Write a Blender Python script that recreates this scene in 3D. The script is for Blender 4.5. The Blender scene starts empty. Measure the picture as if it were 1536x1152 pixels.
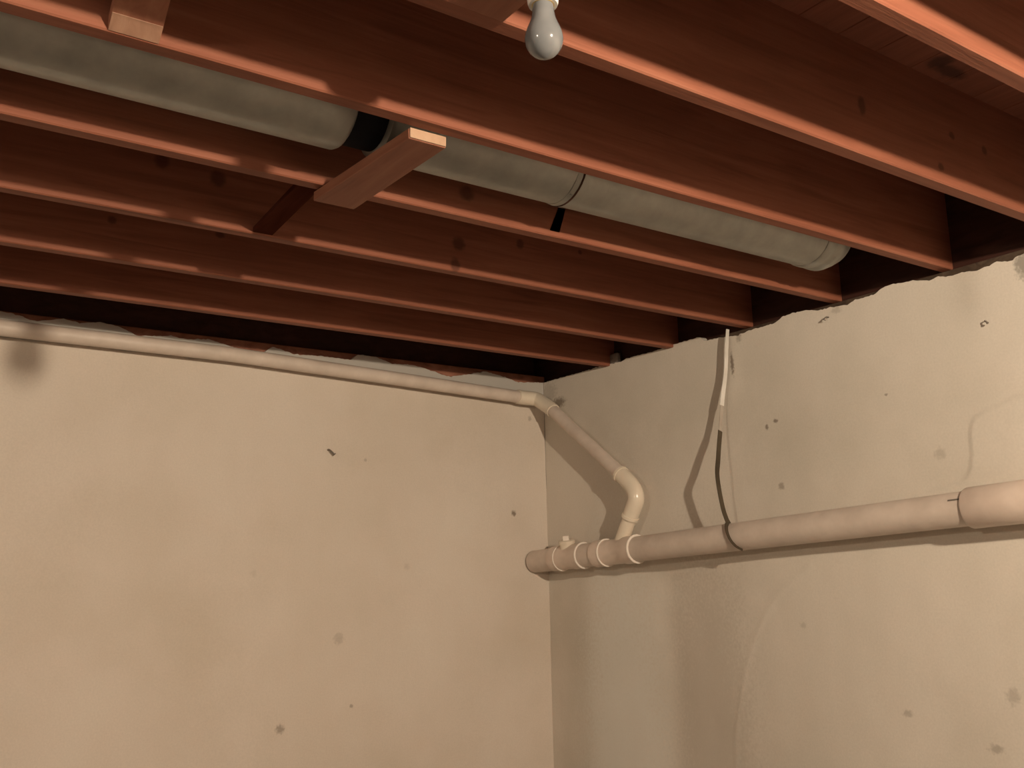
import bpy, bmesh, math, random
import numpy as np
from mathutils import Vector, Matrix, noise

random.seed(4)
# ------------------------------------------------------------------ camera, world, exposure
sc = bpy.context.scene
H0 = 2.30                                   # height of the joist undersides above the floor
FPX = 1438.467                              # focal length in pixels of a 1536 px wide frame
YAW, PITCH, ROLL = 0.96586, 0.19633, -0.02027
CAM = Vector((-2.8075, -3.7830, H0 - 0.92795))
fwd = Vector((math.cos(PITCH) * math.cos(YAW), math.cos(PITCH) * math.sin(YAW), math.sin(PITCH)))
rt0 = Vector((math.sin(YAW), -math.cos(YAW), 0))
up0 = rt0.cross(fwd)
RT = rt0 * math.cos(ROLL) + up0 * math.sin(ROLL)
UP = -rt0 * math.sin(ROLL) + up0 * math.cos(ROLL)
cam_d = bpy.data.cameras.new('camera')
cam_d.sensor_width = 36.0
cam_d.lens = 36.0 * FPX / 1536.0
cam_d.clip_start = 0.05
cam = bpy.data.objects.new('camera', cam_d)
sc.collection.objects.link(cam)
m = Matrix((RT, UP, -fwd)).transposed().to_4x4()
m.translation = CAM
cam.matrix_world = m
sc.camera = cam

world = bpy.data.worlds.new('world')
sc.world = world
world.use_nodes = True
world.node_tree.nodes['Background'].inputs[0].default_value = (0.0, 0.0, 0.0, 1)
vs = sc.view_settings
vs.view_transform = 'Standard'
vs.look = 'None'
vs.gamma = 1.0
vs.use_curve_mapping = False
vs.exposure = 0.0
LAMP_POS = (-1.758, -4.60, H0 - 0.125)      # lit bulb beside the camera
LAMP_COL = (1.0, 0.83, 0.63)
LAMP_STRENGTH = 6900.0
LAMP2_POS = (-5.0, -3.45, H0 - 0.16)        # weaker globe lamp farther back in the cellar
LAMP2_COL = (1.0, 0.83, 0.63)
LAMP2_STRENGTH = 480.0


def ray(u, v):
    return fwd + RT * ((u - 768) / FPX) - UP * ((v - 576) / FPX)


def on(ax, val, u, v):
    """point of the plane (axis ax = val) that is seen at photo pixel u, v"""
    d = ray(u, v)
    return CAM + d * ((val - CAM[ax]) / d[ax])


# ------------------------------------------------------------------ materials
def new_mat(name, rough=0.7, metallic=0.0, spec=0.3):
    mt = bpy.data.materials.new(name)
    mt.use_nodes = True
    nt = mt.node_tree
    b = nt.nodes['Principled BSDF']
    b.inputs['Roughness'].default_value = rough
    b.inputs['Metallic'].default_value = metallic
    b.inputs['Specular IOR Level'].default_value = spec
    return mt, nt, b


def N(nt, kind, **kw):
    n = nt.nodes.new(kind)
    for k, v in kw.items():
        setattr(n, k, v)
    return n


def ramp(nt, fac, stops):
    r = N(nt, 'ShaderNodeValToRGB')
    els = r.color_ramp.elements
    while len(els) < len(stops):
        els.new(0.5)
    for e, (p, c) in zip(els, stops):
        e.position = p
        e.color = (*c, 1) if len(c) == 3 else c
    nt.links.new(fac, r.inputs[0])
    return r.outputs[0]


def pos_noise(nt, scale, detail=4.0, rough=0.55, stretch=(1, 1, 1), src='pos', distort=0.0):
    if src == 'pos':
        p = N(nt, 'ShaderNodeNewGeometry').outputs['Position']
    else:
        p = N(nt, 'ShaderNodeTexCoord').outputs['Object']
    mp = N(nt, 'ShaderNodeMapping')
    mp.inputs['Scale'].default_value = stretch
    nt.links.new(p, mp.inputs[0])
    t = N(nt, 'ShaderNodeTexNoise')
    t.inputs['Scale'].default_value = scale
    t.inputs['Detail'].default_value = detail
    t.inputs['Roughness'].default_value = rough
    t.inputs['Distortion'].default_value = distort
    nt.links.new(mp.outputs[0], t.inputs['Vector'])
    return t.outputs['Fac']


def mix(nt, fac, a, b, mode='MIX'):
    mx = N(nt, 'ShaderNodeMix', data_type='RGBA', blend_type=mode)
    for s, val in ((mx.inputs[0], fac), (mx.inputs[6], a), (mx.inputs[7], b)):
        if isinstance(val, (int, float)):
            s.default_value = val
        elif isinstance(val, tuple):
            s.default_value = (*val, 1) if len(val) == 3 else val
        else:
            nt.links.new(val, s)
    return mx.outputs[2]


def bump(nt, b, height, strength=0.3, dist=0.004):
    bp = N(nt, 'ShaderNodeBump')
    bp.inputs['Strength'].default_value = strength
    bp.inputs['Distance'].default_value = dist
    nt.links.new(height, bp.inputs['Height'])
    nt.links.new(bp.outputs[0], b.inputs['Normal'])


def spots(nt, col, lst, soft=0.5, wob=0.35):
    """stains with a shape of their own: (centre, (rx, ry, rz), colour, opacity)"""
    g = N(nt, 'ShaderNodeNewGeometry').outputs['Position']
    nz = N(nt, 'ShaderNodeTexNoise')
    nz.inputs['Scale'].default_value = 85
    nz.inputs['Detail'].default_value = 2
    nt.links.new(g, nz.inputs['Vector'])
    for c, r, cc, op in lst:
        s = N(nt, 'ShaderNodeVectorMath', operation='SUBTRACT')
        nt.links.new(g, s.inputs[0])
        s.inputs[1].default_value = c
        d = N(nt, 'ShaderNodeVectorMath', operation='DIVIDE')
        nt.links.new(s.outputs[0], d.inputs[0])
        d.inputs[1].default_value = r
        ln = N(nt, 'ShaderNodeVectorMath', operation='LENGTH')
        nt.links.new(d.outputs[0], ln.inputs[0])
        ad = N(nt, 'ShaderNodeMath', operation='MULTIPLY_ADD')
        nt.links.new(nz.outputs['Fac'], ad.inputs[0])
        ad.inputs[1].default_value = wob * 2
        nt.links.new(ln.outputs['Value'], ad.inputs[2])
        mr = N(nt, 'ShaderNodeMapRange', interpolation_type='SMOOTHSTEP')
        nt.links.new(ad.outputs[0], mr.inputs[0])
        mr.inputs[1].default_value = 1.0 + wob - soft
        mr.inputs[2].default_value = 1.0 + wob + soft
        mr.inputs[3].default_value = op
        mr.inputs[4].default_value = 0.0
        col = mix(nt, mr.outputs[0], col, cc)
    return col


JY = [-2.9077, -2.5205, -2.1325, -1.7115, -1.3009, -0.8908, -0.4743]   # far lower edge of each joist seen
JW = 0.038
JD = 0.286


def wood(name, dark, mid, light, knots=(), stretch=(0.35, 6, 6), rough=0.62, spec=0.25):
    mt, nt, b = new_mat(name, rough=rough, spec=spec)
    f = pos_noise(nt, 6.0, 6, 0.6, stretch, distort=0.6)
    c = ramp(nt, f, [(0.28, dark), (0.5, mid), (0.75, light)])
    f2 = pos_noise(nt, 1.7, 3, 0.5, (1, 1.5, 1.5))
    c = mix(nt, ramp(nt, f2, [(0.35, (0, 0, 0)), (0.7, (0.45, 0.45, 0.45))]), c, dark)
    if knots:
        c = spots(nt, c, knots, soft=0.4, wob=0.3)
    nt.links.new(c, b.inputs['Base Color'])
    fine = pos_noise(nt, 30.0, 5, 0.6, stretch)
    bump(nt, b, fine, 0.25, 0.003)
    return mt


KN = (0.035, 0.010, 0.006)
kn = []
for k, u, v, rx, rz in [(2, 1293, 158, .014, .022), (2, 1410, 92, .03, .018), (2, 1425, 108, .04, .016), (2, 1428, 203, .012, .010),
                        (2, 1477, 226, .012, .011), (2, 1412, 250, .012, .010), (5, 683, 398, .016, .022), (5, 688, 366, .022, .020),
                        (5, 780, 366, .014, .016), (5, 870, 378, .008, .008), (5, 243, 242, .018, .02), (5, 327, 268, .02, .022), (6, 330, 352, .014, .010),
                        (4, 700, 290, .02, .02), (6, 168, 330, .012, .012)]:
    y = JY[k - 1] - JW
    p = on(1, y, u, v)
    kn.append((tuple(p), (rx, .03, rz), KN, 0.6))
M_JOIST = wood('joist_wood', (0.175, 0.058, 0.032), (0.255, 0.090, 0.052), (0.315, 0.126, 0.076), kn)
M_BLOCK = wood('block_wood', (0.20, 0.075, 0.045), (0.27, 0.11, 0.066), (0.33, 0.15, 0.09), stretch=(6, 0.5, 6))
M_ENDGRAIN = wood('end_grain', (0.36, 0.22, 0.14), (0.46, 0.30, 0.20), (0.52, 0.36, 0.25), stretch=(3, 3, 3))
M_LITEND = wood('lit_end_wood', (0.26, 0.14, 0.09), (0.34, 0.19, 0.125), (0.40, 0.24, 0.16), stretch=(6, 0.5, 6))
M_SUB = wood('subfloor_wood', (0.15, 0.048, 0.028), (0.21, 0.070, 0.042), (0.26, 0.095, 0.058), [(tuple(on(2, H0 + JD, u, v)), (a, b, .05), KN, .8) for u, v, a, b in ((1410, 93, .03, .03), (1426, 108, .055, .02))], stretch=(6, 0.35, 6))
M_RIMW = wood('shaded_rim_wood', (0.025, 0.010, 0.007), (0.05, 0.018, 0.012), (0.075, 0.03, 0.02), stretch=(2, 1, 5))  # rim boards darkened in colour for the shade at the bay ends
M_DKSTRIP = wood('dark_strip_tone', (0.05, 0.014, 0.008), (0.07, 0.020, 0.012), (0.09, 0.028, 0.018), stretch=(6, .5, 6), rough=0.9, spec=0.0)
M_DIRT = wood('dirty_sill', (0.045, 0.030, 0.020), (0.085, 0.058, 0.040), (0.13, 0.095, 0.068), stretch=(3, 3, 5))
M_SILL = wood('sill_wood', (0.16, 0.062, 0.038), (0.30, 0.125, 0.08), (0.42, 0.20, 0.13), stretch=(2, 2, 5))


def plaster(name, base, stain, pale, lst=(), bare=None):
    mt, nt, b = new_mat(name, rough=0.75, spec=0.2)
    f = pos_noise(nt, 1.3, 5, 0.55)
    c = ramp(nt, f, [(0.3, stain), (0.52, base), (0.75, pale)])
    f2 = pos_noise(nt, 2.2, 4, 0.6, (1, 1, 0.25))
    c = mix(nt, ramp(nt, f2, [(0.45, (0, 0, 0)), (0.75, (0.35, 0.35, 0.35))]), c, stain)
    f3 = pos_noise(nt, 160, 2, 0.5)
    c = mix(nt, 0.10, c, ramp(nt, f3, [(0.3, (0.3, 0.27, 0.23)), (0.7, (1, 0.97, 0.92))]), 'MULTIPLY')
    if bare:                                   # unpainted grey plaster along the broken top edge
        z_, col_ = bare
        sx = N(nt, 'ShaderNodeSeparateXYZ')
        nt.links.new(N(nt, 'ShaderNodeNewGeometry').outputs['Position'], sx.inputs[0])
        ma = N(nt, 'ShaderNodeMath', operation='MULTIPLY_ADD')
        nt.links.new(pos_noise(nt, 9, 4, 0.6), ma.inputs[0])
        ma.inputs[1].default_value = 0.06
        nt.links.new(sx.outputs['Z'], ma.inputs[2])
        mr = N(nt, 'ShaderNodeMapRange', interpolation_type='SMOOTHSTEP')
        nt.links.new(ma.outputs[0], mr.inputs[0])
        mr.inputs[1].default_value = z_ + 0.022
        mr.inputs[2].default_value = z_ + 0.036
        c = mix(nt, mr.outputs[0], c, col_)
    if lst:
        c = spots(nt, c, lst, soft=0.55, wob=0.9)
    nt.links.new(c, b.inputs['Base Color'])
    bump(nt, b, pos_noise(nt, 24, 6, 0.6), 0.18, 0.006)
    return mt


DK = (0.16, 0.12, 0.085)
GREY = (0.30, 0.27, 0.23)
lw = []
for u, v, r, op, col in [(771, 770, .012, .8, DK), (420, 1094, .016, .55, DK), (527, 1059, .007, .5, DK), (508, 958, .02, .25, DK),
                         (548, 690, .006, .35, DK), (795, 628, .01, .4, DK), (380, 860, .012, .1, DK), (610, 850, .012, .15, DK)]:
    lw.append((tuple(on(1, 0.0, u, v)), (r, .03, r), col, op))
rw = []
for u, v, ry, rz, op, col in [(838, 604, .045, .022, .75, DK), (1163, 631, .010, .007, .75, DK), (1150, 641, .007, .009, .75, DK), (1172, 729, .012, .012, .5, DK),
                              (1329, 592, .006, .004, .6, DK), (1410, 680, .018, .016, .25, DK), (1520, 1045, .018, .022, .28, DK), (1495, 1124, .02, .012, .4, DK),
                              (1362, 1070, .015, .01, .35, DK), (1205, 938, .012, .010, .2, DK), (1098, 545, .008, .04, .8, DK), (1534, 396, .022, .04, .9, GREY),
                              (1108, 505, .012, .02, .45, DK), (1255, 465, .02, .01, .3, DK), (822, 590, .06, .05, .4, GREY)]:
    rw.append((tuple(on(0, 0.0, u, v)), (.05, ry, rz), col, op))
# cooler light band and darker flank below the drain pipe, tinted to strengthen the relief's shading
rw.append((tuple(on(0, 0.0, 940, 1150)), (.3, .23, .95), (0.68, 0.66, 0.60), .65))
rw.append((tuple(on(0, 0.0, 1062, 1080)), (.3, .20, .62), (0.52, 0.46, 0.39), .5))
M_WALL_L = plaster('plaster_left', (0.70, 0.62, 0.54), (0.63, 0.55, 0.46), (0.74, 0.67, 0.59), lw, bare=(H0 - 0.055, (0.47, 0.44, 0.40)))
M_WALL_R = plaster('plaster_right', (0.70, 0.64, 0.56), (0.60, 0.55, 0.47), (0.75, 0.69, 0.61), rw)
M_WALL = plaster('plaster_plain', (0.28, 0.25, 0.22), (0.22, 0.195, 0.165), (0.33, 0.30, 0.265))
M_FLOOR = plaster('concrete_floor', (0.17, 0.155, 0.14), (0.13, 0.12, 0.105), (0.20, 0.185, 0.165))


def paint(name, c0, c1, rough=0.45, spec=0.4, scale=9, bmp=0.06, lst=()):
    mt, nt, b = new_mat(name, rough=rough, spec=spec)
    c = ramp(nt, pos_noise(nt, scale, 5, 0.6), [(0.3, c0), (0.65, c1)])
    if lst:
        c = spots(nt, c, lst, soft=0.4, wob=0.3)
    nt.links.new(c, b.inputs['Base Color'])
    bump(nt, b, pos_noise(nt, 60, 4, 0.5), bmp, 0.004)
    return mt


M_PIPE = paint('painted_pipe', (0.56, 0.47, 0.40), (0.68, 0.58, 0.50))
M_FIT = paint('pipe_fitting', (0.62, 0.50, 0.42), (0.74, 0.62, 0.53), rough=0.35)
M_RIM = paint('fitting_edge', (0.80, 0.72, 0.64), (0.85, 0.78, 0.70), rough=0.35)
M_PLASTIC = paint('elbow_plastic', (0.72, 0.63, 0.51), (0.80, 0.71, 0.58), rough=0.22, spec=0.5)
M_STRAP = paint('strap_metal', (0.05, 0.037, 0.022), (0.085, 0.064, 0.040), rough=0.6)
M_STRAPW = paint('strap_paint', (0.62, 0.58, 0.52), (0.78, 0.75, 0.70), rough=0.5)
M_FADED = paint('faded_paint', (0.36, 0.31, 0.26), (0.46, 0.41, 0.35), rough=0.7)
M_DARK = paint('dark_metal', (0.05, 0.022, 0.015), (0.08, 0.035, 0.024), rough=0.8, spec=0.1)
M_GAP = paint('gap_black', (0.012, 0.012, 0.014), (0.02, 0.02, 0.024), rough=0.8, spec=0.1)
M_MORTAR = paint('mortar', (0.22, 0.19, 0.165), (0.32, 0.28, 0.245), rough=0.9, spec=0.1, scale=30, bmp=0.4)
M_NAIL = paint('nail_steel', (0.12, 0.10, 0.085), (0.20, 0.17, 0.14), rough=0.5)
M_PORC = paint('porcelain', (0.74, 0.72, 0.68), (0.80, 0.78, 0.74), rough=0.2, spec=0.5)
M_BRASS, nt_, b_ = new_mat('socket_brass', rough=0.35, metallic=1.0)
b_.inputs['Base Color'].default_value = (0.75, 0.6, 0.32, 1)


def duct_mat():
    mt, nt, b = new_mat('galvanised_sheet', rough=0.48, metallic=0.55, spec=0.4)
    c = ramp(nt, pos_noise(nt, 14, 5, 0.6), [(0.3, (0.30, 0.30, 0.275)), (0.7, (0.40, 0.395, 0.36))])
    nt.links.new(c, b.inputs['Base Color'])
    bump(nt, b, pos_noise(nt, 7, 3, 0.5), 0.12, 0.01)
    return mt


M_DUCT = duct_mat()


def frosted_mat():
    mt, nt, b = new_mat('frosted_glass', rough=0.12, spec=0.5)
    c = ramp(nt, pos_noise(nt, 25, 2, 0.5), [(0.3, (0.15, 0.155, 0.16)), (0.7, (0.185, 0.19, 0.195))])
    nt.links.new(c, b.inputs['Base Color'])
    b.inputs['Coat Weight'].default_value = 0.3
    return mt


M_FROST = frosted_mat()


def lit_mat(name, col, s):
    mt, nt, b = new_mat(name, rough=0.3)
    b.inputs['Base Color'].default_value = (0.8, 0.8, 0.8, 1)
    b.inputs['Emission Color'].default_value = (*col, 1)
    b.inputs['Emission Strength'].default_value = s
    return mt


M_LIT = lit_mat('lit_bulb', LAMP_COL, LAMP_STRENGTH)
M_LIT2 = lit_mat('lit_globe', LAMP2_COL, LAMP2_STRENGTH)


# ------------------------------------------------------------------ mesh helpers
def link(name, bm, mat, parent=None, loc=(0, 0, 0), smooth=None):
    me = bpy.data.meshes.new(name)
    bmesh.ops.recalc_face_normals(bm, faces=bm.faces)
    loc = Vector(loc)
    if loc.length:
        bmesh.ops.translate(bm, vec=-loc, verts=bm.verts)
    bm.to_mesh(me)
    bm.free()
    mats = mat if isinstance(mat, (list, tuple)) else [mat]
    for mm in mats:
        me.materials.append(mm)
    if smooth is not None:
        me.polygons.foreach_set('use_smooth', [True] * len(me.polygons))
        me.set_sharp_from_angle(angle=math.radians(smooth))
    o = bpy.data.objects.new(name, me)
    sc.collection.objects.link(o)
    if parent is not None:
        o.parent = parent
        o.location = loc - parent_world(parent)
    else:
        o.location = loc
    return o


def parent_world(p):
    v = Vector((0, 0, 0))
    while p is not None:
        v += p.location
        p = p.parent
    return v


def tag(o, label, cat, group=None):
    o['label'] = label
    o['category'] = cat
    if group:
        o['group'] = group
    return o


def structure(o):
    o['kind'] = 'structure'
    return o


def empty(name, loc):
    o = bpy.data.objects.new(name, None)
    o.empty_display_size = 0.05
    sc.collection.objects.link(o)
    o.location = loc
    return o


def add_box(bm, lo, hi, bevel=0.0):
    lo, hi = Vector(lo), Vector(hi)
    r = bmesh.ops.create_cube(bm, size=1.0)
    vv = r['verts']
    for v in vv:
        v.co = Vector(((lo[i] + hi[i]) / 2 + v.co[i] * (hi[i] - lo[i]) for i in range(3)))
    if bevel:
        es = list({e for v in vv for e in v.link_edges})
        bmesh.ops.bevel(bm, geom=es, offset=bevel, segments=2, affect='EDGES', profile=0.5)
    return bm


def add_hex(bm, pts, bevel=0.0):
    """eight corners: four of the bottom (in order), four of the top"""
    vs_ = [bm.verts.new(Vector(p)) for p in pts]
    for f in ((0, 1, 2, 3), (7, 6, 5, 4), (0, 4, 5, 1), (1, 5, 6, 2), (2, 6, 7, 3), (3, 7, 4, 0)):
        bm.faces.new([vs_[i] for i in f])
    if bevel:
        bmesh.ops.bevel(bm, geom=list(bm.edges), offset=bevel, segments=2, affect='EDGES', profile=0.5)
    return bm


def add_tube(bm, pts, rad, seg=24, cap=True, start_n=None):
    pts = [Vector(p) for p in pts]
    n = len(pts)
    rad = [rad] * n if isinstance(rad, (int, float)) else rad
    tang = []
    for i in range(n):
        t = (pts[min(i + 1, n - 1)] - pts[max(i - 1, 0)])
        if t.length < 1e-9:
            t = tang[-1] if tang else pts[-1] - pts[0]
        tang.append(t.normalized())
    a = start_n or (Vector((0, 0, 1)) if abs(tang[0].z) < 0.9 else Vector((1, 0, 0)))
    rings = []
    for i in range(n):
        a = (a - tang[i] * a.dot(tang[i])).normalized()
        b = tang[i].cross(a)
        rings.append([bm.verts.new(pts[i] + (a * math.cos(2 * math.pi * k / seg) + b * math.sin(2 * math.pi * k / seg)) * rad[i]) for k in range(seg)])
    for i in range(n - 1):
        for k in range(seg):
            bm.faces.new((rings[i][k], rings[i][(k + 1) % seg], rings[i + 1][(k + 1) % seg], rings[i + 1][k]))
    if cap:
        bm.faces.new(rings[0][::-1])
        bm.faces.new(rings[-1])
    return bm


def profile(axis_a, axis_b, prof):
    """points and radii of a turned shape: prof = (distance from a, radius)"""
    d = (Vector(axis_b) - Vector(axis_a)).normalized()
    return [Vector(axis_a) + d * s for s, r in prof], [r for s, r in prof]


def smooth_path(pts, n=8):
    pts = [Vector(p) for p in pts]
    out = []
    P = [pts[0] * 2 - pts[1]] + pts + [pts[-1] * 2 - pts[-2]]
    for i in range(1, len(P) - 2):
        for k in range(n):
            t = k / n
            a, b, c, d = P[i - 1], P[i], P[i + 1], P[i + 2]
            out.append(0.5 * ((2 * b) + (c - a) * t + (2 * a - 5 * b + 4 * c - d) * t * t + (3 * b - a - 3 * c + d) * t ** 3))
    out.append(pts[-1])
    return out


# ------------------------------------------------------------------ the room
XB, YN = -6.2, -6.6                          # far ends of the cellar behind the camera
structure(link('floor', add_box(bmesh.new(), (XB - .2, YN - .2, -0.1), (0.3, 0.3, 0.0)), M_FLOOR))
structure(link('wall_back', add_box(bmesh.new(), (XB - .2, YN - .2, 0.0), (XB, 0.3, H0 + JD)), M_WALL))
structure(link('wall_near', add_box(bmesh.new(), (XB, YN - .2, 0.0), (0.3, YN, H0 + JD)), M_WALL))


def interp(tab, s):
    for (a, za), (b, zb) in zip(tab, tab[1:]):
        if a <= s <= b:
            return za + (zb - za) * (s - a) / max(b - a, 1e-6)
    return tab[0][1] if s < tab[0][0] else tab[-1][1]


# broken upper edge of the plaster, right wall (s = -y) and left wall (s = -x)
rtop_px = [(819, 570), (826, 567), (865, 560), (886, 554), (899, 548), (930, 543), (941, 535), (956, 531.5), (977, 528), (998, 521), (1016, 514.6), (1029, 508),
           (1050, 505.5), (1056.5, 512), (1076, 507), (1107, 503), (1125.5, 495), (1155, 487), (1163, 484), (1175, 474), (1188, 470), (1211.5, 465), (1227, 466),
           (1243, 462), (1271, 457), (1282, 450.5), (1313, 441), (1323.5, 432), (1334, 427), (1360, 423), (1370, 420.6), (1396, 420.6), (1407, 415), (1425, 415),
           (1441, 409), (1467, 406), (1485, 398), (1495, 392), (1511, 393), (1536, 380)]
RTOP = sorted((-on(0, 0, u, v).y, on(0, 0, u, v).z) for u, v in rtop_px)
RTOP = [(s, min(z, H0 + 0.012)) for s, z in RTOP]
ltop_px = [(0, 467), (26, 472), (45, 480), (60, 482), (95, 478), (120, 485), (150, 483), (179, 490), (207, 504), (258, 504), (280, 509), (314, 509), (347, 520), (392, 531.6),
           (409, 520), (442, 531.6), (481.5, 534), (526, 540), (537.5, 531.6), (565.5, 536), (588, 545.6), (616, 547), (633, 551), (672, 565), (700, 562),
           (728, 557), (756, 565), (778, 573.6), (806, 573.6), (818, 574)]
LTOP = sorted((-on(1, 0, u, v).x, on(1, 0, u, v).z) for u, v in ltop_px)


def inside(poly, a, b):
    r = False
    for (x1, y1), (x2, y2) in zip(poly, poly[1:] + poly[:1]):
        if (y1 > b) != (y2 > b) and a < (x2 - x1) * (b - y1) / (y2 - y1) + x1:
            r = not r
    return r


patch_px = [(1600, 560), (1536, 590), (1500, 606), (1472, 618), (1458, 630), (1455, 650), (1457, 685), (1454, 708), (1442, 722), (1420, 729), (1392, 738), (1365, 748), (1365, 790), (1600, 770)]
PATCH = [(on(0, 0, u, v).y, on(0, 0, u, v).z) for u, v in patch_px]
crack_px = [(1215, 850), (1185, 875), (1160, 900), (1141, 935), (1128, 965), (1115, 1010), (1107, 1060), (1100, 1110), (1094, 1152)]
CRACK = [(on(0, 0, u, v).y, on(0, 0, u, v).z) for u, v in crack_px]


def seg_dist(poly, a, b):
    best = 9
    for (x1, y1), (x2, y2) in zip(poly, poly[1:]):
        dx, dy = x2 - x1, y2 - y1
        t = max(0, min(1, ((a - x1) * dx + (b - y1) * dy) / (dx * dx + dy * dy)))
        best = min(best, math.hypot(a - x1 - t * dx, b - y1 - t * dy))
    return best


def sstep(a, b, x):
    t = max(0, min(1, (x - a) / (b - a)))
    return t * t * (3 - 2 * t)


def bulge_slope(y):
    # right wall near the corner, shaped so lamplight leaves a light band between darker ones
    return (0.11 * sstep(-0.83, -0.74, y) * (1 - sstep(-0.42, -0.26, y)) - 0.055 * sstep(-0.34, -0.24, y) * (1 - sstep(-.1, 0, y))
            - 0.075 * sstep(-1.55, -1.0, y) * (1 - sstep(-0.85, -0.76, y)))


BY = [0.0]
for i in range(1, 402):
    BY.append(BY[-1] - bulge_slope(-i * 0.005) * 0.005)
BY = [b - BY[-1] * (i / 401) for i, b in enumerate(BY)]


def wall_mesh(name, mat, top_tab, fine_to, length, depth_fn, place, coarse_below):
    s_list = list(np.arange(0, fine_to, 0.008)) + list(np.linspace(fine_to, length, 40))
    z_low = [0.0, 0.25, coarse_below]
    nfine = 190
    bm = bmesh.new()
    cols = []
    for s in s_list:
        top = interp(top_tab, s) + 0.004 * noise.noise(Vector((s * 55, 3.1, 7))) + 0.003 * noise.noise(Vector((s * 140, 1.1, 2)))
        if s > fine_to:
            top = interp(top_tab, fine_to) + 0.012 * noise.noise(Vector((s * 14, 9, 1)))
        zs = z_low + [coarse_below + (top - coarse_below) * (k / nfine) for k in range(1, nfine + 1)]
        col = [bm.verts.new(place(s, z, depth_fn(s, z) * (1 if z < top - 0.03 else 1))) for z in zs]
        col.append(bm.verts.new(place(s, top + 0.002, -0.028)))
        cols.append(col)
    for a, b in zip(cols, cols[1:]):
        for k in range(len(a) - 1):
            bm.faces.new((a[k], a[k + 1], b[k + 1], b[k]))
    return link(name, bm, mat, smooth=40)


def depth_right(s, z):
    y = -s
    d = 0.0035 * noise.noise(Vector((y * 2.1, z * 1.7, 0.3))) + 0.0012 * noise.noise(Vector((y * 9, z * 9, 4)))
    if s < 2.0:
        d += BY[int(s / 0.005)] * (1 - sstep(H0 - 1.0, H0 - 0.80, z))
    if z > H0 - 0.9 and s > 1.9 and inside(PATCH, y, z):
        d += 0.003
    if 0.9 < s < 2.0 and z < H0 - 0.85:
        q = seg_dist(CRACK, y, z)
        if q < 0.02:
            d += 0.0016 * (1 - q / 0.02)
    return d


def depth_left(s, z):
    return 0.004 * noise.noise(Vector((s * 1.6, z * 1.3, 8.3))) + 0.0012 * noise.noise(Vector((s * 8, z * 8, 2)))


wr = structure(wall_mesh('wall_right', M_WALL_R, RTOP, 2.6, -YN, depth_right, lambda s, z, d: (-d, -s, z), 0.75))
wl = structure(wall_mesh('wall_left', M_WALL_L, LTOP, 2.7, -XB, depth_left, lambda s, z, d: (-s, -d, z), 0.75))

# timber on top of the walls
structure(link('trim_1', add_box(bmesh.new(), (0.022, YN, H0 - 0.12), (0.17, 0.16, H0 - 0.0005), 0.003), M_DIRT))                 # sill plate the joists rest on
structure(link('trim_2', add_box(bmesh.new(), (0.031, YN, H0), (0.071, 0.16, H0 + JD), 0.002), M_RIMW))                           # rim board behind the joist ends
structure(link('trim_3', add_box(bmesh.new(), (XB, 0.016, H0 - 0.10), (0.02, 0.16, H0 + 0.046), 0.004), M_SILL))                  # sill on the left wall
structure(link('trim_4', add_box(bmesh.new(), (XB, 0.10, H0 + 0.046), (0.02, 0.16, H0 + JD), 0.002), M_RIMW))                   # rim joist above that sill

ceil = structure(link('ceiling', add_box(bmesh.new(), (XB - .2, YN - .2, H0 + JD + 0.024), (0.3, 0.3, H0 + JD + 0.08)), M_SUB))
bm = add_box(bmesh.new(), (XB, YN, H0 + JD), (XB + 0.139, 0.02, H0 + JD + 0.022), 0.002)
pl = link('plank', bm, M_SUB, ceil, loc=(XB, 0, H0 + JD))
x = XB + 0.14
while x < 0.02:
    c = pl.copy()
    sc.collection.objects.link(c)
    c.parent = ceil
    c.location = Vector((x, random.uniform(-.01, .01), H0 + JD)) - ceil.location
    x += 0.14


# ------------------------------------------------------------------ joists
def joist_mesh(y_far, seed):
    bm = bmesh.new()
    xs = np.linspace(XB, 0.030, 60)
    prev = None
    for i, x in enumerate(xs):
        dz = 0.0016 * noise.noise(Vector((x * 1.4, seed, 0)))
        dy = 0.0018 * noise.noise(Vector((x * 1.1, seed, 5)))
        if x > -0.12:
            dz = dy = 0
        c = 0.003
        y0, y1 = y_far - JW + dy, y_far + dy
        z0, z1 = H0 + max(dz, -.001), H0 + JD - 0.0005
        prof = [(y0 + c, z0), (y1 - c, z0), (y1, z0 + c), (y1, z1), (y0, z1), (y0, z0 + c)]
        ring = [bm.verts.new((x, a, b)) for a, b in prof]
        if prev:
            for k in range(6):
                bm.faces.new((prev[k], prev[(k + 1) % 6], ring[(k + 1) % 6], ring[k]))
        else:
            bm.faces.new(ring)
        prev = ring
    bm.faces.new(prev[::-1])
    return bm


jl = ['reddish wooden ceiling joist nearest the camera, at the top right corner of the photo',
      'wooden ceiling joist directly behind the hanging bulb, second from the top right',
      'wooden ceiling joist along the near side of the round metal duct',
      'wooden ceiling joist along the far side of the round metal duct',
      'wooden ceiling joist whose end stands above the pipe strap on the right wall',
      'second ceiling joist out from the left wall, its underside a thin strip',
      'ceiling joist closest to the pipe along the left wall']
for i, y in enumerate(JY):
    o = link('ceiling_joist', joist_mesh(y, i * 3.7), M_JOIST, loc=(0, y, H0), smooth=30)
    tag(o, jl[i], 'joist', 'ceiling joists')
yy = JY[0] - 0.406
ORD = ['one place', 'two places', 'three places', 'four places', 'five places', 'six places', 'seven places', 'eight places', 'nine places']
i = 0
while yy > YN + 0.1:
    o = link('ceiling_joist', joist_mesh(yy, 40 + i * 2.3), M_JOIST, loc=(0, yy, H0), smooth=30)
    tag(o, 'ceiling joist overhead, %s nearer than the joist at the top right corner' % ORD[i], 'joist', 'ceiling joists overhead')
    yy -= 0.406
    i += 1

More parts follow.
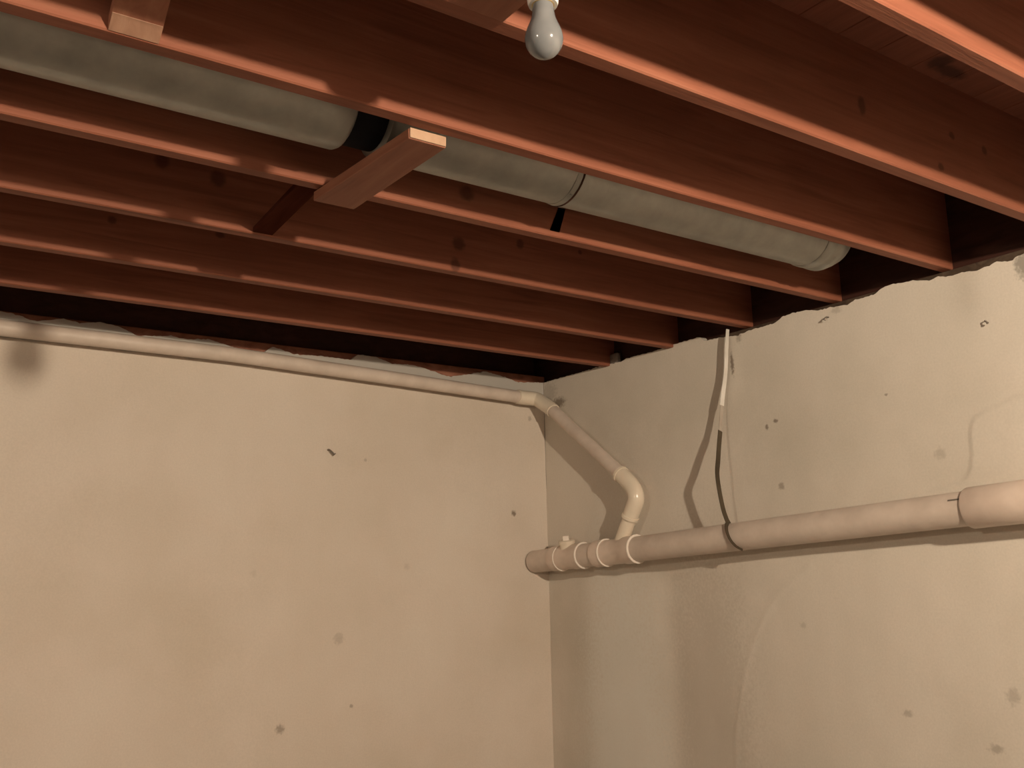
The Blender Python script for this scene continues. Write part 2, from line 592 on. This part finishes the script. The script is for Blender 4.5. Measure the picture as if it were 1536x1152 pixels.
# lump of mortar left on the sill between the last two joists
p0, p1 = on(0, 0.015, 905, 535), on(0, 0.015, 929, 528)
bm = add_box(bmesh.new(), (0.002, min(p0.y, p1.y), H0 - .002), (0.030, max(p0.y, p1.y), H0 + .055), .008)
for v in bm.verts:
    v.co += Vector((0, 1, 1)) * 0.008 * noise.noise(v.co * 40)
    v.co.z = max(v.co.z, H0)
o = link('mortar_lump', bm, M_MORTAR, loc=(0.016, (p0.y + p1.y) / 2, H0))
tag(o, 'small grey lump of mortar on the wall top between the last two joists', 'mortar')

# ------------------------------------------------------------------ wooden pieces and a dark strip between the joists
blk = empty('wood_block', (-1.885, -1.92, H0))
z0, z1 = H0 - 0.026, H0 - 0.002
ya, yb = -2.127, -1.702
pts = [(-1.913, ya, z0), (-1.822, ya - .0, z0), (-1.838, yb, z0), (-1.946, yb, z0)]
pts = pts + [(a, b, z1) for a, b, c in pts]
link('board', add_hex(bmesh.new(), pts, 0.0025), M_BLOCK, blk, loc=blk.location)
pts = [(-1.911, ya - .0035, z0 + .002), (-1.824, ya - .0035, z0 + .002), (-1.824, ya + .0, z0 + .002), (-1.911, ya + .0, z0 + .002)]
pts = pts + [(a, b, z1) for a, b, c in pts]
o = link('end_grain', add_hex(bmesh.new(), pts, 0.0008), M_ENDGRAIN, blk, loc=blk.location)
o['label'] = 'pale sawn end of the board'
tag(blk, 'short wooden board bridging under the metal duct between two joists', 'board')

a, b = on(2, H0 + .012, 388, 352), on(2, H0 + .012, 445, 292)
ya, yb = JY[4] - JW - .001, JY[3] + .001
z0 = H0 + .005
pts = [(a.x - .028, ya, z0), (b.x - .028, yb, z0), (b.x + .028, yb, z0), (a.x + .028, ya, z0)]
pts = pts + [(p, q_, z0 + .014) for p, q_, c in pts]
o = link('dark_strip', add_hex(bmesh.new(), pts, 0.0015), M_DKSTRIP, loc=((a.x + b.x) / 2, (ya + yb) / 2, z0))  # dark strip standing for the dark streak beside the board
tag(o, 'narrow dark strip between two joists, left of the pale-ended board', 'wood strip')

brd = empty('bridging_board', (-2.48, -2.17, H0))
th = 0.020
y0, y1 = -2.1715, -2.519
zb0, zb1 = H0 + 0.002, H0 + 0.175
pts = [(-2.520, y0, zb0), (-2.434, y0, zb0), (-2.452, y1, zb1), (-2.532, y1, zb1)]
pts = pts + [(a, b, c + 0.026) for a, b, c in pts]
link('board', add_hex(bmesh.new(), pts, 0.0015), M_BLOCK, brd, loc=brd.location)
sl = (zb1 - zb0) / (y1 - y0)
pts = [(-2.519, y0, zb0 - .0012), (-2.435, y0, zb0 - .0012), (-2.4362, y0 - .032, zb0 - .0012 - .032 * sl), (-2.5202, y0 - .032, zb0 - .0012 - .032 * sl)]
pts = pts + [(a, b, c + .004) for a, b, c in pts]
o = link('lit_end', add_hex(bmesh.new(), pts, .0005), M_LITEND, brd, loc=brd.location)  # pale plate puts the light on the board's low end into colour
o['label'] = 'lower end of the board, coloured paler for the light on it'
tag(brd, 'slanted wooden bridging board between two joists at the top left', 'board')

# ------------------------------------------------------------------ metal duct
DY, DZ, DR = -1.945, H0 + 0.108, 0.100
duct = empty('metal_duct', (-1.9, DY, DZ))


def duct_tube(name, prof, mat=M_DUCT, parent=duct, seg=40):
    bm = bmesh.new()
    add_tube(bm, [(x, DY, DZ) for x, r in prof], [r for x, r in prof], seg, cap=True)
    return link(name, bm, mat, parent, loc=(prof[0][0], DY, DZ), smooth=35)


XJ = -1.375
duct_tube('duct_section', [(XB + .05, DR), (-1.992, DR), (-1.984, DR - .004), (-1.978, DR - .014)])
o = duct_tube('duct_gap_ring', [(-1.979, DR - .016), (-1.900, DR - .016)], M_GAP)  # black ring standing for the dark patch on the duct
o['label'] = 'black ring between two lengths of duct'
duct_tube('duct_section', [(-1.902, DR - .012), (-1.896, DR - .003), (-1.886, DR - .001), (XJ + .012, DR - .001)])
duct_tube('duct_section', [(XJ - .004, DR), (XJ + .01, DR + .0022), (XJ + .03, DR + .0022), (XJ + .036, DR + .0005), (-0.40, DR)])
e = duct_tube('end_cap', [(-0.402, DR + .001), (-0.395, DR + .004), (-0.375, DR + .004), (-0.366, DR + .001), (-0.352, DR + .001), (-0.343, DR + .005),
                          (-0.325, DR + .005), (-0.318, DR + .001), (-0.300, DR - .006), (-0.27, DR - .022), (-0.24, DR - .045), (-0.222, DR - .066), (-0.214, DR - .085)])
e['label'] = 'crimped, rounded end of the duct'
# drawband at the joint, and a dark strip for the streak down the joist
bm = bmesh.new()
add_tube(bm, [(XJ + .011, DY, DZ), (XJ + .016, DY, DZ)], DR + .0035, 40)
link('joint_band', bm, M_DARK, duct, loc=(XJ, DY, DZ), smooth=35)
bm = bmesh.new()
a1, a2 = on(2, DZ - DR * .93, 857, 292), on(1, JY[3] - JW - .0015, 843, 313)
a3 = on(1, JY[3] - JW - .0015, 832, 347)
w = Vector((0.017, 0, 0))
ring = [[bm.verts.new(p + s * w * f) for s in (-1, 1)] for p, f in ((a1, .3), (a2, .7), (a3, 1.0))]
for r0, r1 in zip(ring, ring[1:]):
    bm.faces.new((r0[0], r0[1], r1[1], r1[0]))
bmesh.ops.solidify(bm, geom=list(bm.faces), thickness=0.0012)
link('dark_streak', bm, M_DARK, duct, loc=a1)
tag(duct, 'long round galvanised metal duct lying between two ceiling joists', 'duct')

# ------------------------------------------------------------------ main drain pipe on the right wall
PX, PR = -0.090, 0.052


def paxis(y, dx=0.0):
    return Vector((PX + dx, y, H0 - 0.869 - 0.0483 * y))


def ys(y):
    return -3.783 + (y + 3.783) * 1.0245 if y < -0.2 else y


mp = empty('drain_pipe', paxis(-1.2))


def along(name, prof, mat, parent=mp, seg=32):
    bm = bmesh.new()
    prof = [(ys(y), r) for y, r in prof]
    add_tube(bm, [paxis(y) for y, r in prof], [r for y, r in prof], seg)
    return link(name, bm, mat, parent, loc=paxis(prof[0][0]), smooth=35)


along('pipe', [(-0.012, PR - .003), (-0.015, PR), (-5.2, PR)], M_PIPE)
# cleanout fitting near the corner
co = along('cleanout_fitting', [(-0.262, PR), (-0.264, PR + .005), (-0.312, PR + .005), (-0.330, PR + .001), (-0.395, PR + .001), (-0.412, PR + .005), (-0.468, PR + .005), (-0.470, PR)], M_FIT)
for y in (-0.3125, -0.4685):
    along('rim', [(y, PR + .003), (y, PR + .0072), (y - .005, PR + .0072), (y - .0055, PR + .003)], M_RIM, co)
bdir = Vector((-0.22, -0.10, 1)).normalized()
b0 = paxis(ys(-0.362))
bp, br = profile(b0, b0 + bdir, [(0.02, .033), (.062, .033), (.063, .038), (.078, .038), (.080, .030)])
plug = link('cleanout_plug', add_tube(bmesh.new(), bp, br, 28), M_PLASTIC, mp, loc=b0, smooth=35)
bp, br = profile(b0, b0 + bdir, [(.079, .019), (.098, .018), (.100, .016)])
link('square_head', add_tube(bmesh.new(), bp, br, 4), M_RIM, plug, loc=b0)
# tee that the slanting pipe drops into
te = along('tee_fitting', [(-0.562, PR), (-0.564, PR + .006), (-0.622, PR + .006), (-0.632, PR + .002), (-0.745, PR + .002), (-0.755, PR + .006), (-0.812, PR + .006), (-0.814, PR)], M_FIT)
for y in (-0.6225, -0.8125):
    along('rim', [(y, PR + .004), (y, PR + .0085), (y - .006, PR + .0085), (y - .0065, PR + .004)], M_RIM, te)
cp = along('coupling', [(-2.245, PR), (-2.246, PR + .007), (-2.250, PR + .009), (-2.52, PR + .009), (-2.524, PR + .007), (-2.525, PR)], M_FIT)
cp['label'] = 'wide pale coupling sleeve'
# short dark dash printed on the pipe beside the coupling
bm = bmesh.new()
rows = []
for a in (148, 154):
    rows.append([bm.verts.new(paxis(ys(y)) + Vector((math.cos(math.radians(a)), 0, math.sin(math.radians(a)))) * (PR + .0006)) for y in (-2.205, -2.22, -2.243)])
for k in range(2):
    bm.faces.new((rows[0][k], rows[0][k + 1], rows[1][k + 1], rows[1][k]))
link('print_mark', bm, M_NAIL, mp, loc=paxis(-2.2))
tag(mp, 'thick beige horizontal drain pipe with ringed fittings along the right wall', 'pipe')

# ------------------------------------------------------------------ slimmer waste pipe: along the left wall, down the corner, into the tee
SR = 0.030
wpipe = empty('waste_pipe', (-1.2, -0.06, H0 - 0.05))
L0, L1 = Vector((XB + .05, -0.062, H0 - 0.020)), Vector((-0.175, -0.062, H0 - 0.089))
Lm = Vector((-1.60, -0.062, H0 - 0.039))
link('pipe', add_tube(bmesh.new(), [L0, Lm, Vector((-.84, -.062, H0 - .065)), L1], SR, 28), M_PIPE, wpipe, loc=L0, smooth=35)
D0, D1 = on(0, -0.088, 826, 613), on(0, -0.092, 936, 716)
el = smooth_path([L1 + Vector((-.03, 0, .002)), L1, on(1, -0.066, 800, 598), on(1, -0.085, 808, 600.5), D0, D0 + (D1 - D0) * .04], 6)
link('elbow', add_tube(bmesh.new(), el, SR + .0045, 28), M_PLASTIC, wpipe, loc=L1, smooth=35)
link('slanting_pipe', add_tube(bmesh.new(), [D0, D1], SR, 28), M_PIPE, wpipe, loc=D0, smooth=35)
T0 = paxis(ys(-0.695))
dn = (D1 - D0).normalized()
E0, E1 = D1, on(0, -0.092, 948, 768)
leg = (T0 - E1).normalized()
el = smooth_path([D1 - dn * .03, D1, on(0, -0.092, 949, 731), on(0, -0.092, 954, 748), E1, E1 + leg * .03], 6)
eb = link('elbow', add_tube(bmesh.new(), el, SR + .005, 28), M_PLASTIC, wpipe, loc=D1, smooth=35)
for p, d in ((D1 - dn * .03, dn), (E1 + leg * .03, -leg)):
    pts_, rr = profile(p, p + d, [(-.001, SR + .003), (0, SR + .008), (.012, SR + .008), (.013, SR + .003)])
    link('rim', add_tube(bmesh.new(), pts_, rr, 28), M_PLASTIC, eb, loc=p, smooth=35)
link('drop_leg', add_tube(bmesh.new(), [E1, T0 - leg * (PR * .5)], SR + .0005, 28), M_PLASTIC, wpipe, loc=E1, smooth=35)
tag(wpipe, 'slim beige waste pipe along the left wall, slanting down at the corner', 'pipe')

# ------------------------------------------------------------------ hanger strap on the right wall
sp = [(-0.030, -1.262, 0.000), (-0.032, -1.252, -.068), (-.032, -1.238, -.17), (-.045, -1.224, -.277), (-.068, -1.228, -.384), (-.100, -1.244, -.46),
      (-.125, -1.258, -.519), (-.149, -1.272, -.572), (-.142, -1.270, -.630), (-.128, -1.270, -.700), (-.112, -1.270, -.742)]
sp = [Vector((a, b, H0 + c)) for a, b, c in sp]
for ang in (105, 125, 145, 165, 185, 205, 225, 245):
    c = paxis(-1.272 - (ang - 105) * 0.00048)
    sp.append(c + Vector((math.cos(math.radians(ang)), 0, math.sin(math.radians(ang)))) * (PR + .003))
sp = smooth_path(sp, 5)


def ribbon(pts, width, thick, widen=None):
    bm = bmesh.new()
    rings = []
    n = len(pts)
    for i, p in enumerate(pts):
        t = (pts[min(i + 1, n - 1)] - pts[max(i - 1, 0)]).normalized()
        a = Vector((1, 0.04, 0))
        a = (a - t * a.dot(t)).normalized()
        b = t.cross(a)
        ww = width(i / (n - 1))
        rings.append([bm.verts.new(p + a * sx * ww / 2 + b * sy * thick / 2) for sx, sy in ((-1, -1), (1, -1), (1, 1), (-1, 1))])
    for r0, r1 in zip(rings, rings[1:]):
        for k in range(4):
            bm.faces.new((r0[k], r0[(k + 1) % 4], r1[(k + 1) % 4], r1[k]))
    bm.faces.new(rings[0])
    bm.faces.new(rings[-1][::-1])
    return bm


st = empty('pipe_strap', sp[0])
cut = next(i for i, p in enumerate(sp) if p.z < H0 - 0.285)
cut2 = next(i for i, p in enumerate(sp) if p.z < H0 - 0.40)
o = link('painted_length', ribbon(sp[:cut + 1], lambda t: 0.016 + .006 * t, 0.003), M_STRAPW, st, loc=sp[0])
o['label'] = 'white-painted upper length of the strap'
link('faded_length', ribbon(sp[cut:cut2 + 1], lambda t: 0.017, 0.0025), M_FADED, st, loc=sp[cut])
o = link('bare_length', ribbon(sp[cut2:], lambda t: 0.021, 0.0025), M_STRAP, st, loc=sp[cut2])
o['label'] = 'bare dark lower length of the strap'
tag(st, 'thin bent metal strap hanging from a joist and hooked round the thick drain pipe', 'strap')

# ------------------------------------------------------------------ bulbs
A19 = [(0.0000, .0005), (.0010, .007), (.0045, .0152), (.011, .0225), (.020, .0278), (.030, .0299), (.039, .0292), (.048, .0265), (.057, .0228),
       (.066, .0193), (.075, .0176), (.084, .0168), (.090, .0160)]


def hanging_bulb(name, c, glass, scale=1.0, parent=None):
    """bulb and screw base below the point of the holder; c = centre of the round part"""
    b0 = Vector(c) - Vector((0, 0, .033 * scale))
    pts_, rr = profile(b0, b0 + Vector((0, 0, 1)), [(s * scale, r * scale) for s, r in A19])
    root = empty(name, b0)
    link('glass', add_tube(bmesh.new(), pts_, rr, 40), glass, root, loc=b0, smooth=60)
    pts_, rr = profile(b0, b0 + Vector((0, 0, 1)), [(.0885 * scale, .0142 * scale), (.108 * scale, .0135 * scale)])
    link('screw_base', add_tube(bmesh.new(), pts_, rr, 24), M_BRASS, root, loc=b0, smooth=35)
    return root


def lamp_holder(x, y, zlow, ztop, label):
    r = empty('lamp_holder', (x, y, ztop))
    pts_, rr = profile((x, y, zlow), (x, y, zlow + 1), [(0, .0165), (0, .0225), (.004, .024), ((ztop - zlow) * .55, .027), ((ztop - zlow) * .7, .042), (ztop - zlow, .050)])
    link('porcelain_body', add_tube(bmesh.new(), pts_, rr, 36), M_PORC, r, loc=(x, y, zlow), smooth=40)
    pts_, rr = profile((x, y, zlow), (x, y, zlow + 1), [(-.001, .0160), (-.001, .0178), (.004, .0178)])
    link('metal_ring', add_tube(bmesh.new(), pts_, rr, 36), M_BRASS, r, loc=(x, y, zlow), smooth=40)
    tag(r, label, 'lamp holder')
    return r


BC = CAM + ray(816, 58) * 1.475
b1 = hanging_bulb('light_bulb', BC, M_FROST)
tag(b1, 'unlit frosted light bulb hanging at the top of the photo', 'light bulb')
lamp_holder(BC.x, BC.y, BC.z + 0.0565, H0 - 0.003, 'white porcelain lamp holder above the unlit frosted bulb')
mb = link('mounting_board', add_box(bmesh.new(), (-2.32, JY[0] + .001, H0 - .003), (-1.965, JY[1] - JW - .001, H0 + .018), .0015), M_BLOCK, loc=(-2.1, -2.73, H0))
tag(mb, 'wooden mounting board between the two joists above the unlit bulb', 'board')

l1 = hanging_bulb('lit_light_bulb', LAMP_POS, M_LIT)
tag(l1, 'lit warm light bulb hanging from the ceiling behind the camera', 'light bulb')
lamp_holder(LAMP_POS[0], LAMP_POS[1], LAMP_POS[2] + 0.0565, H0 - 0.003, 'white porcelain lamp holder above the lit bulb behind the camera')
y0 = JY[0] - .406 * 4
mb2 = link('mounting_board', add_box(bmesh.new(), (-1.85, y0 - .406 + .001, H0 - .003), (-1.66, y0 - JW - .001, H0 + .018), .0015), M_BLOCK, loc=(-1.75, y0 - .2, H0))
tag(mb2, 'wooden mounting board above the lit bulb behind the camera', 'board')
l2 = hanging_bulb('globe_lamp', LAMP2_POS, M_LIT2, scale=2.0)
tag(l2, 'dim globe lamp at the far back of the cellar', 'lamp')

# ------------------------------------------------------------------ nails and hooks in the plaster
def nail(p, d, bend, label, r=0.0028):
    p, d, bend = Vector(p), Vector(d).normalized(), Vector(bend)
    root = empty('nail', p)
    pts_ = smooth_path([p - d * .012, p + d * .010, p + d * .018 + bend * .4, p + d * .02 + bend], 4)
    link('shank', add_tube(bmesh.new(), pts_, r, 10), M_NAIL, root, loc=p, smooth=40)
    q = pts_[-1]
    t = (pts_[-1] - pts_[-3]).normalized()
    link('head', add_tube(bmesh.new(), [q - t * .001, q + t * .002], r * 2.1, 12), M_NAIL, root, loc=q, smooth=40)
    tag(root, label, 'nail')


nail(on(1, 0, 492, 675), (0, -1, 0), (.020, 0, -.020), 'bent nail in the left wall below the slim pipe', .0036)
nail(on(0, 0, 1243, 476), (-1, 0, 0), (0, .004, -.010), 'small nail near the broken plaster edge of the right wall', .0024)
nail(on(0, 0, 1480, 482), (-1, 0, 0), (0, -.012, -.010), 'small peg in the right wall high above the pipe coupling', .0018)
